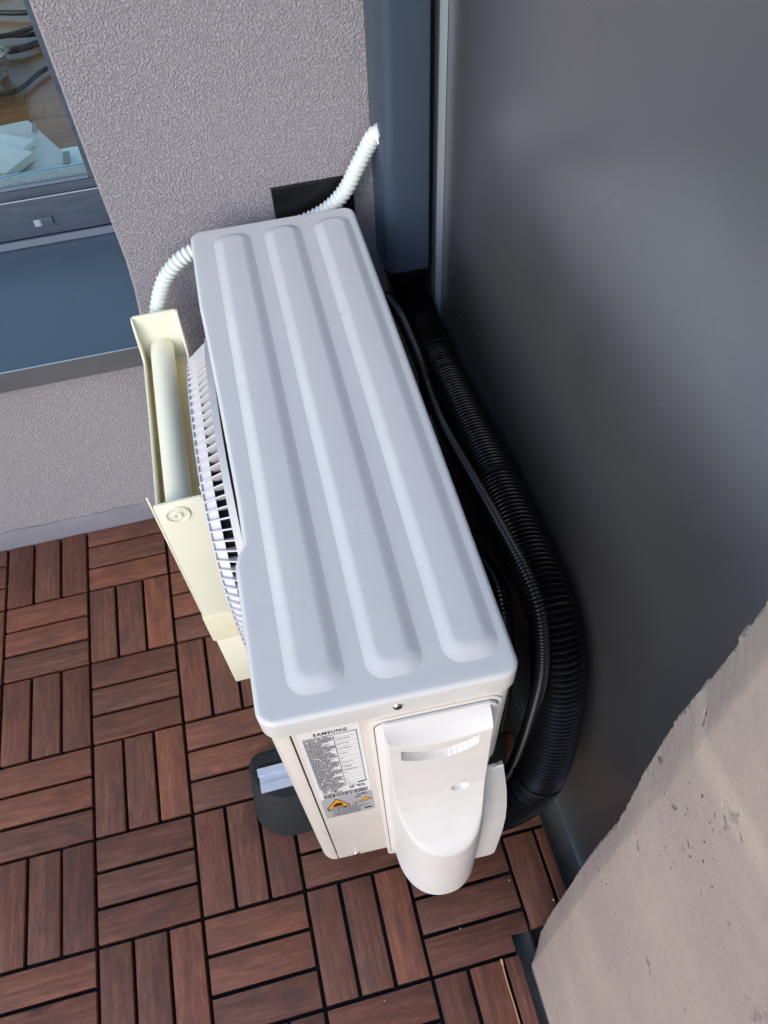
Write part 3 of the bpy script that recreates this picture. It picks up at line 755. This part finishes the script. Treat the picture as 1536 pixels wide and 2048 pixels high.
# warning pictograms and marks
def tri(bm, s, t, w, h, lw=None, inv=False):
    a, b, c = (s, t+h), (s+w/2, t), (s+w, t+h)
    if lw is None: lab_poly(bm, [a, c, b], O)
    else:
        for p, q in ((a, b), (b, c), (c, a)): lab_line(bm, p, q, lw, O+.00005)
text(ink, 'A2L', .085, .716, .012, .62, bold=.03); tri(ink, .20, .682, .25, .045, .006); lab_poly(ink, [(.29, .717), (.36, .717), (.345, .705), (.325, .697), (.31, .706)], O)
lab_line(ink, (.10, .731), (.44, .731), .004, O)
lab_rect(ink, .78, .90, .612, .628, O); lab_rect(ink, .91, .95, .604, .62, O); lab_poly(bm := ink, [(.83, .615), (.87, .610), (.90, .622), (.85, .626)], O)
for a in range(16):
    p, q = 2*math.pi*a/16, 2*math.pi*(a+1)/16
    lab_line(ink, (.68+.075*math.cos(p), .658+.016*math.sin(p)), (.68+.075*math.cos(q), .658+.016*math.sin(q)), .005, O)
text(ink, 'N', .655, .664, .011, .8, bold=.03); text(ink, '0878', .735, .678, .017, .62, space=1.05, bold=.03); text(ink, '0045', .76, .703, .017, .62, space=1.05, bold=.03)
text(ink, 'UK', .60, .684, .013, .7, bold=.03); text(ink, 'CE', .60, .706, .016, .7, bold=.03)
fineprint(gi, .44, .52, .68); fineprint(gi, .44, .53, .69)
s = .085
while s < .93:
    wd = random.choice((.006, .009, .014)); lab_rect(ink, s, s+wd, .744, .768, O); s += wd+random.choice((.006, .010, .016))
fineprint(ink, .09, .62, .737, 1, .003)
tri(og, .06, .800, .47, .075); tri(ink, .06, .800, .47, .075, .010)
lab_poly(ink, [(.20, .863), (.38, .863), (.40, .85), (.36, .842), (.345, .833), (.32, .842), (.29, .828), (.27, .842), (.235, .836), (.235, .85), (.19, .848)], O+.00004); lab_rect(ink, .19, .40, .866, .869, O+.00004)
text(ink, 'A2L', .70, .806, .022, .80, bold=.03); text(ink, 'R32', .66, .826, .013, .8, bold=.02)
tri(og, .74, .832, .24, .032); tri(ink, .74, .832, .24, .032, .004)
for a_, b_ in (((.58, .872), (.74, .858)), ((.74, .858), (.97, .852)), ((.97, .852), (.86, .872)), ((.86, .872), (.58, .872))): lab_line(ink, a_, b_, .005, O)
lab_rect(og, .085, .085, .88, .88, O)
for s0, s1 in ((.07, .13), (.18, .20), (.26, .30), (.34, .36), (.38, .46), (.49, .52), (.56, .58), (.63, .66)): lab_rect(ink, s0, s1, .884, .900, O)
for k in range(12): fineprint(gi, .17 if k < 9 else .12, .90-.02*k if k < 4 else .72, .905+k*.0072, 1, .0038, .95)
lab_rect(ink, .79, .95, .952, .968, O); lab_rect(gi, .13, .135, .90, .985, O)
obj('black_print', ink, MT['ink'], lab, recalc=False); obj('fine_print', gi, MT['inkgrey'], lab, recalc=False); obj('orange_triangle', og, MT['orange'], lab, recalc=False)

# ---- fan grille on the left face: rounded-square drum of fins
def squircle(a, hy, hz, e=2.5):
    c, s = math.cos(a), math.sin(a); return (hy*abs(c)**(2/e)*(1 if c >= 0 else -1), hz*abs(s)**(2/e)*(1 if s >= 0 else -1))
gy, gz = .448, .360        # centre: local y along, world z
def G(depth, a, off, hy=.230, hz=.226):
    dy, dz = squircle(a, hy+off, hz+off); return W(.0032-depth, gy+dy, gz+dz)
bm = bmesh.new(); NN = 220
def ringband(bm, prof):     # prof: list of (depth, offset)
    loops = [[G(d_, 2*math.pi*k/NN, o) for k in range(NN)] for d_, o in prof]; V = loft(bm, loops)
    for k in range(NN): bm.faces.new((V[-1][k], V[-1][(k+1) % NN], V[0][(k+1) % NN], V[0][k]))
ringband(bm, [(.0045, .003), (.0130, .003), (.0130, -.004), (.0045, -.004)])          # flange at the cabinet
ringband(bm, [(.0265, -.0150), (.0410, -.0240), (.0410, -.0265), (.0265, -.0180)])   # solid band
ringband(bm, [(.0405, -.0205), (.0420, -.0205), (.0420, -.0265), (.0405, -.0265)])
for o in (-.055, -.09, -.13, -.17): ringband(bm, [(.0400, o), (.0420, o), (.0420, o-.003), (.0400, o-.003)])
gr = obj('fan_grille', bm, MT['grille'], AC, smooth=40)
bm = bmesh.new()
# fins evenly spaced along the perimeter
P = [squircle(2*math.pi*k/2000, .230, .226) for k in range(2001)]; Ls = [0]
for a, b in zip(P, P[1:]): Ls.append(Ls[-1]+math.hypot(b[0]-a[0], b[1]-a[1]))
nf = 112; j = 0
for q in range(nf):
    s = Ls[-1]*q/nf
    while Ls[j+1] < s: j += 1
    (y0, z0), (y1, z1) = P[j], P[j+1]; t = Vector((y1-y0, z1-z0)).normalized(); n_ = Vector((t.y, -t.x))
    b = bmesh.new(); vv = []
    for d_, o_in, o_out in ((.0125, -.020, -.0005), (.0415, -.0265, -.0205)):
        for sgn in (-1, 1):
            for o_ in (o_in, o_out):
                yy = y0+n_.x*o_+t.x*.0009*sgn; zz = z0+n_.y*o_+t.y*.0009*sgn; vv.append(b.verts.new(W(.0032-d_, gy+yy, gz+zz)))
    for f4 in ((0, 1, 3, 2), (4, 6, 7, 5), (0, 4, 5, 1), (2, 3, 7, 6), (0, 2, 6, 4), (1, 5, 7, 3)): b.faces.new([vv[i] for i in f4])
    merge(bm, b)
obj('grille_fins', bm, MT['grille'], gr)
bm = bmesh.new(); loops = [[G(d_, 2*math.pi*k/80, -.001 if d_ < .0105 else -.0225) for k in range(80)] for d_ in (-.010, .0090, .0110, .038)]; loft(bm, loops, True, True); obj('fan_shroud', bm, MT['dark'], gr)
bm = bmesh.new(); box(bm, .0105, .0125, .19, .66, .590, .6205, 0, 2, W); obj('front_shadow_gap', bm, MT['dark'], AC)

# ------------------------------------------------------------------ rubber feet with zinc rails
def foot(yc, label):
    t = thing('rubber_foot', label, 'rubber foot', (.6, yc, .022), 'rubber support feet under the air conditioner')
    bm = bmesh.new(); loops = []
    X0, X1 = .399, .80
    for z, dx, hy, dyn in ((.0222, 0, .062, .060), (.030, -.001, .061, .060), (.060, .002, .056, .050), (.080, .005, .050, .040), (.0925, .008, .045, .030), (.0965, .012, .040, .026)):
        x0, x1 = X0+dx, X1-dx; y1 = yc+hy; y0 = yc-dyn-.008
        pts = []
        for (cx, cy, rr, a0) in ((x1-.03, y1-.03, .03, 0), (x0+.02, y1-.02, .02, 90), (x0+.058, y0+.046, .05, 180), (x1-.05, y0+.05, .05, 270)):
            for k in range(9): a = R(a0+90*k/8); pts.append((cx+(rr if a0 != 180 else .058)*math.cos(a), cy+(rr if a0 != 180 else .046)*math.sin(a), z))
        loops.append(pts)
    loft(bm, loops, True, True); obj('rubber_block', bm, MT['rubber'], t, smooth=30)
    bm = bmesh.new(); x0, x1 = .4175, .79
    for ya, yb, za, zb in ((yc+.0065, yc+.0180, .0970, .1020), (yc-.0055, yc+.0065, .0970, .0992), (yc-.0180, yc-.0055, .0970, .1020)): box(bm, x0+(.0015 if ya < yc else 0), x1, ya, yb, za, zb, .0004)
    obj('zinc_rail', bm, MT['zinc'], t)
    bm = bmesh.new(); box(bm, .50, .715, yc-.016, yc+.016, .1022, .1158, .001); obj('mounting_bracket', bm, MT['white_lit'], t)
foot(-.4530, 'near black rubber foot with zinc rail, under the front end of the unit')
foot(-.060, 'far black rubber foot with zinc rail, hidden near the house wall')
bm = bmesh.new(); prism(bm, [(.715, -.600), (.745, -.6035), (.7560, -.598), (.7560, -.588), (.715, -.586)], 'z', .100, .106, .0005)
obj('base_bracket', bm, MT['cover'], AC)

# ------------------------------------------------------------------ cream plastic tank with pipe
TK = thing('plastic_tank', 'tall narrow cream plastic tank with a pipe lying in its open top', 'tank', (.427, -.09, .022))
x0, x1, yn, yf = .3925, .4575, -.2500, .0745
def tank_side(x, th, name, far=True):
    """side wall in the y-z plane whose top edge sweeps up at both ends"""
    pts = [(yn, .2555), (yf, .2555), (yf, .551)]
    for k in range(9): t_ = k/8; s_ = t_*t_*(3-2*t_); pts.append((yf-.005-.030*t_, .551-.056*s_))
    pts.append((-.08, .494))
    for k in range(9): t_ = k/8; s_ = t_**2.2; pts.append((yn+.030-.030*t_, .500+.050*s_))
    pts.append((yn-.0003, .5505))
    bm = bmesh.new(); prism(bm, pts, 'x', x, x+th, .0006); return obj(name, bm, [MT['cream']], TK, smooth=40)
tank_side(x0, .0028, 'tank_side'); tank_side(x1-.0028, .0028, 'tank_side')
bm = bmesh.new(); prism(bm, rrect((x0+x1)/2, .2555+.1380, (x1-x0)/2-.0030, .1380, .002), 'y', yn-.0004, yn+.0028, .0005)
obj('near_plate', bm, MT['cream'], TK, smooth=40)
bm = bmesh.new(); box(bm, x0+.0030, x1-.0030, yf-.0030, yf+.0004, .2555, .5525, .001); obj('far_plate', bm, MT['cream'], TK, smooth=40)
bm = bmesh.new(); box(bm, x0+.003, x1-.003, yn+.003, yf-.0032, .466, .4695); box(bm, x0+.003, x0+.0036, yn+.003, yf-.0032, .4696, .488); box(bm, x1-.0036, x1-.003, yn+.003, yf-.0032, .4696, .488); obj('trough_lining', bm, MT['cream_glow'], TK)
bm = bmesh.new(); prism(bm, rrect((x0+x1)/2-.0005, (yn+yf)/2, (x1-x0)/2+.0012, (yf-yn)/2+.0020, .003, 4), 'z', .1825, .2555, .0012); obj('tank_collar', bm, MT['creamband'], TK, smooth=40)
bm = bmesh.new(); prism(bm, rrect((x0+x1)/2+.001, (yn+yf)/2, (x1-x0)/2-.001, (yf-yn)/2, .003, 4), 'z', .0222, .1824, .001); obj('lower_tank', bm, MT['cream'], TK, smooth=40)
bm = bmesh.new(); tube(bm, [Vector((.4205, yn+.003, .4920)), Vector((.4205, -.09, .4925)), Vector((.4210, yf-.003, .4930))], .0168, 32); obj('pipe', bm, MT['cream'], TK, smooth=50)
bm = bmesh.new()
cxk, czk = .4195, .5085
def disc(bm, r0, r1, y0_, y1_):
    loops = [[(cxk+rr*math.cos(2*math.pi*k/40), y_, czk+rr*math.sin(2*math.pi*k/40)) for k in range(40)] for rr, y_ in ((r1, y0_), (r1, y1_), (r1-.0006, y1_-.0006), (r0+.0006, y1_-.0006), (r0, y1_), (r0, y0_))]
    loft(bm, loops)
disc(bm, .0128, .0152, yn-.0004, yn-.0024); disc(bm, .0030, .0058, yn-.0004, yn-.0030)
bmesh.ops.create_cone(bm, cap_ends=True, segments=32, radius1=.0125, radius2=.0122, depth=.0008, matrix=Matrix.Translation((cxk, yn-.0008, czk))@Matrix.Rotation(R(90), 4, 'X'))
bmesh.ops.create_uvsphere(bm, u_segments=12, v_segments=8, radius=.0014, matrix=Matrix.Translation((cxk+.0095, yn-.0012, czk+.003)))
bmesh.ops.create_uvsphere(bm, u_segments=12, v_segments=8, radius=.0014, matrix=Matrix.Translation((cxk-.0095, yn-.0012, czk-.003)))
obj('end_cap', bm, MT['cream'], TK, smooth=40)

# ------------------------------------------------------------------ hoses and conduits
ctrl = [(.7975, .1145, .63), (.798, .1145, .56), (.800, .112, .505), (.804, .075, .470), (.808, .02, .454), (.812, -.06, .450), (.812, -.186, .462), (.811, -.300, .477), (.809, -.390, .484), (.808, -.465, .482), (.807, -.510, .459), (.805, -.538, .424), (.800, -.562, .365), (.789, -.584, .297), (.775, -.594, .240), (.752, -.597, .205), (.725, -.595, .180)]
hs = corrugated('drain_hose', ctrl, .0310, .0060, .24, MT['hose'], 28)
tag(hs, 'thick black corrugated hose running from the wall duct to the white valve cover', 'hose')
ctrl = [(.755, .100, .46), (.760, .085, .492), (.762, .040, .510), (.764, -.005, .520), (.766, -.085, .518), (.766, -.125, .508), (.767, -.193, .502), (.768, -.280, .524), (.770, -.353, .543), (.772, -.414, .556), (.775, -.460, .560), (.778, -.497, .549), (.778, -.522, .520), (.777, -.541, .472), (.772, -.553, .395), (.762, -.565, .308), (.748, -.574, .245), (.725, -.578, .200)]
sm = corrugated('cable_conduit', ctrl, .0082, .0040, .26, MT['hose'], 18)
tag(sm, 'thin black corrugated conduit tied along the thick black hose', 'conduit')
ctrl = [(.785, -.25, .33), (.783, -.32, .37), (.780, -.39, .42), (.776, -.435, .415), (.774, -.465, .36), (.772, -.48, .27), (.770, -.485, .17)]
lo = corrugated('lower_hose', ctrl, .011, .0045, .22, MT['hose'], 20)
tag(lo, 'black corrugated loop below the thin conduit, in the gap behind the unit', 'hose')
def tie(c, d_, rr, label, squash=1.0):
    bm = bmesh.new(); d_ = Vector(d_).normalized(); u = d_.orthogonal().normalized(); v = d_.cross(u); c = Vector(c)
    P = [c+u*math.cos(a)*rr+v*math.sin(a)*rr for a in (2*math.pi*k/40 for k in range(41))]
    loops = [[p+(p-c).normalized()*q[0]+d_*q[1] for q in ((0, -.0022), (.0012, -.0022), (.0012, .0022), (0, .0022))] for p in P]
    loft(bm, loops); h = P[8]; box(bm, h.x-.003, h.x+.003, h.y-.004, h.y+.004, h.z-.003, h.z+.003, .0006)
    tag(obj('cable_tie', bm, MT['tie']), label, 'cable tie', 'cable ties around the hoses')
tie((.8095, -.02, .452), (0, 1, -.03), .0318, 'black cable tie on the hoses, the one nearest the wall duct')
tie((.811, -.290, .4755), (0, 1, -.13), .0318, 'black cable tie halfway along the thick hose')
tie((.7825, -.5885, .270), (.24, .17, 1), .0318, 'black cable tie on the thick hose just before the valve cover')
ctrl = [(.770, .100, .742), (.760, .110, .730), (.7515, .116, .7125), (.738, .118, .689), (.718, .119, .656), (.692, .120, .633), (.655, .121, .619), (.60, .121, .612), (.54, .119, .612), (.500, .112, .611), (.474, .106, .602), (.452, .102, .583), (.436, .098, .556), (.4265, .092, .533), (.4245, .084, .512), (.4235, .078, .495)]
cd = corrugated('corrugated_conduit', [(.7725, .106, .742), (.768, .107, .737)]+ctrl[1:], .0114, .0072, .24, MT['conduit'], 22)
tag(cd, 'white corrugated conduit from the wall duct round behind the unit to the cream tank', 'conduit')
bm = bmesh.new()
for q in range(5): tube(bm, [Vector(p) for p in ((.7600+q*.0006, .1000-q*.0006, .7400-.003*q), (.7635, .0960, .7385-.003*q))], .0014, 6)
obj('torn_end', bm, MT['conduit'], cd)

# ------------------------------------------------------------------ small litter
bm = bmesh.new(); tube(bm, catmull([(.729, -.733, .012), (.7275, -.745, .013), (.7275, -.757, .012)], 5), .0011, 8)
tag(obj('wire_scrap', bm, MT['green'], smooth=60), 'short green wire scrap in the gap beside the notched deck tile', 'wire')
bm = bmesh.new(); tube(bm, resample(catmull([(.6985, -.7520, .0225), (.6975, -.78, .0222), (.698, -.815, .0220), (.6975, -.88, .0222)], 6), .004), lambda s: .0018 if s < .006 else .0009, 6)
tag(obj('wood_splinter', bm, MT['splinter']), 'pale wood splinter stuck in a gap beside the concrete wall', 'splinter')
pos = [(.742, -.66, 'tiny white chip on the dark slat right of the valve cover flap'), (.795, -.70, 'round white chip in the slat gap beside the grey panel, largest of its kind'),
       (.7235, -.740, 'white chip in the notch of the cut deck tile, nearer the slats'), (.7285, -.752, 'small white chip in the notch of the cut deck tile, nearer the camera'),
       (.737, -.778, 'white chip at the foot of the concrete wall corner'), (.605, -.845, 'white chip at the bottom edge of the photo, on the deck'),
       (.655, -.702, 'tiny white chip just below the valve cover hood'), (.53, -.76, 'tiny white chip on the deck straight below the rating label')]
for q, (x, y, lb) in enumerate(pos):
    bm = bmesh.new(); r0 = (.0009, .0018, .0018, .0012, .0011, .0012, .0008, .0008)[q]
    bmesh.ops.create_icosphere(bm, subdivisions=1, radius=r0)
    for v in bm.verts: v.co = Vector((v.co.x*random.uniform(.6, 1.4), v.co.y*random.uniform(.5, 1.3), v.co.z*.6))
    zz = .0228 if not (.722 < x < .74 and y < -.73) else .0012
    bmesh.ops.translate(bm, verts=bm.verts[:], vec=(x, y, zz))
    tag(obj('plaster_chip', bm, MT['chip']), lb, 'chip', 'tiny white chips on the deck')
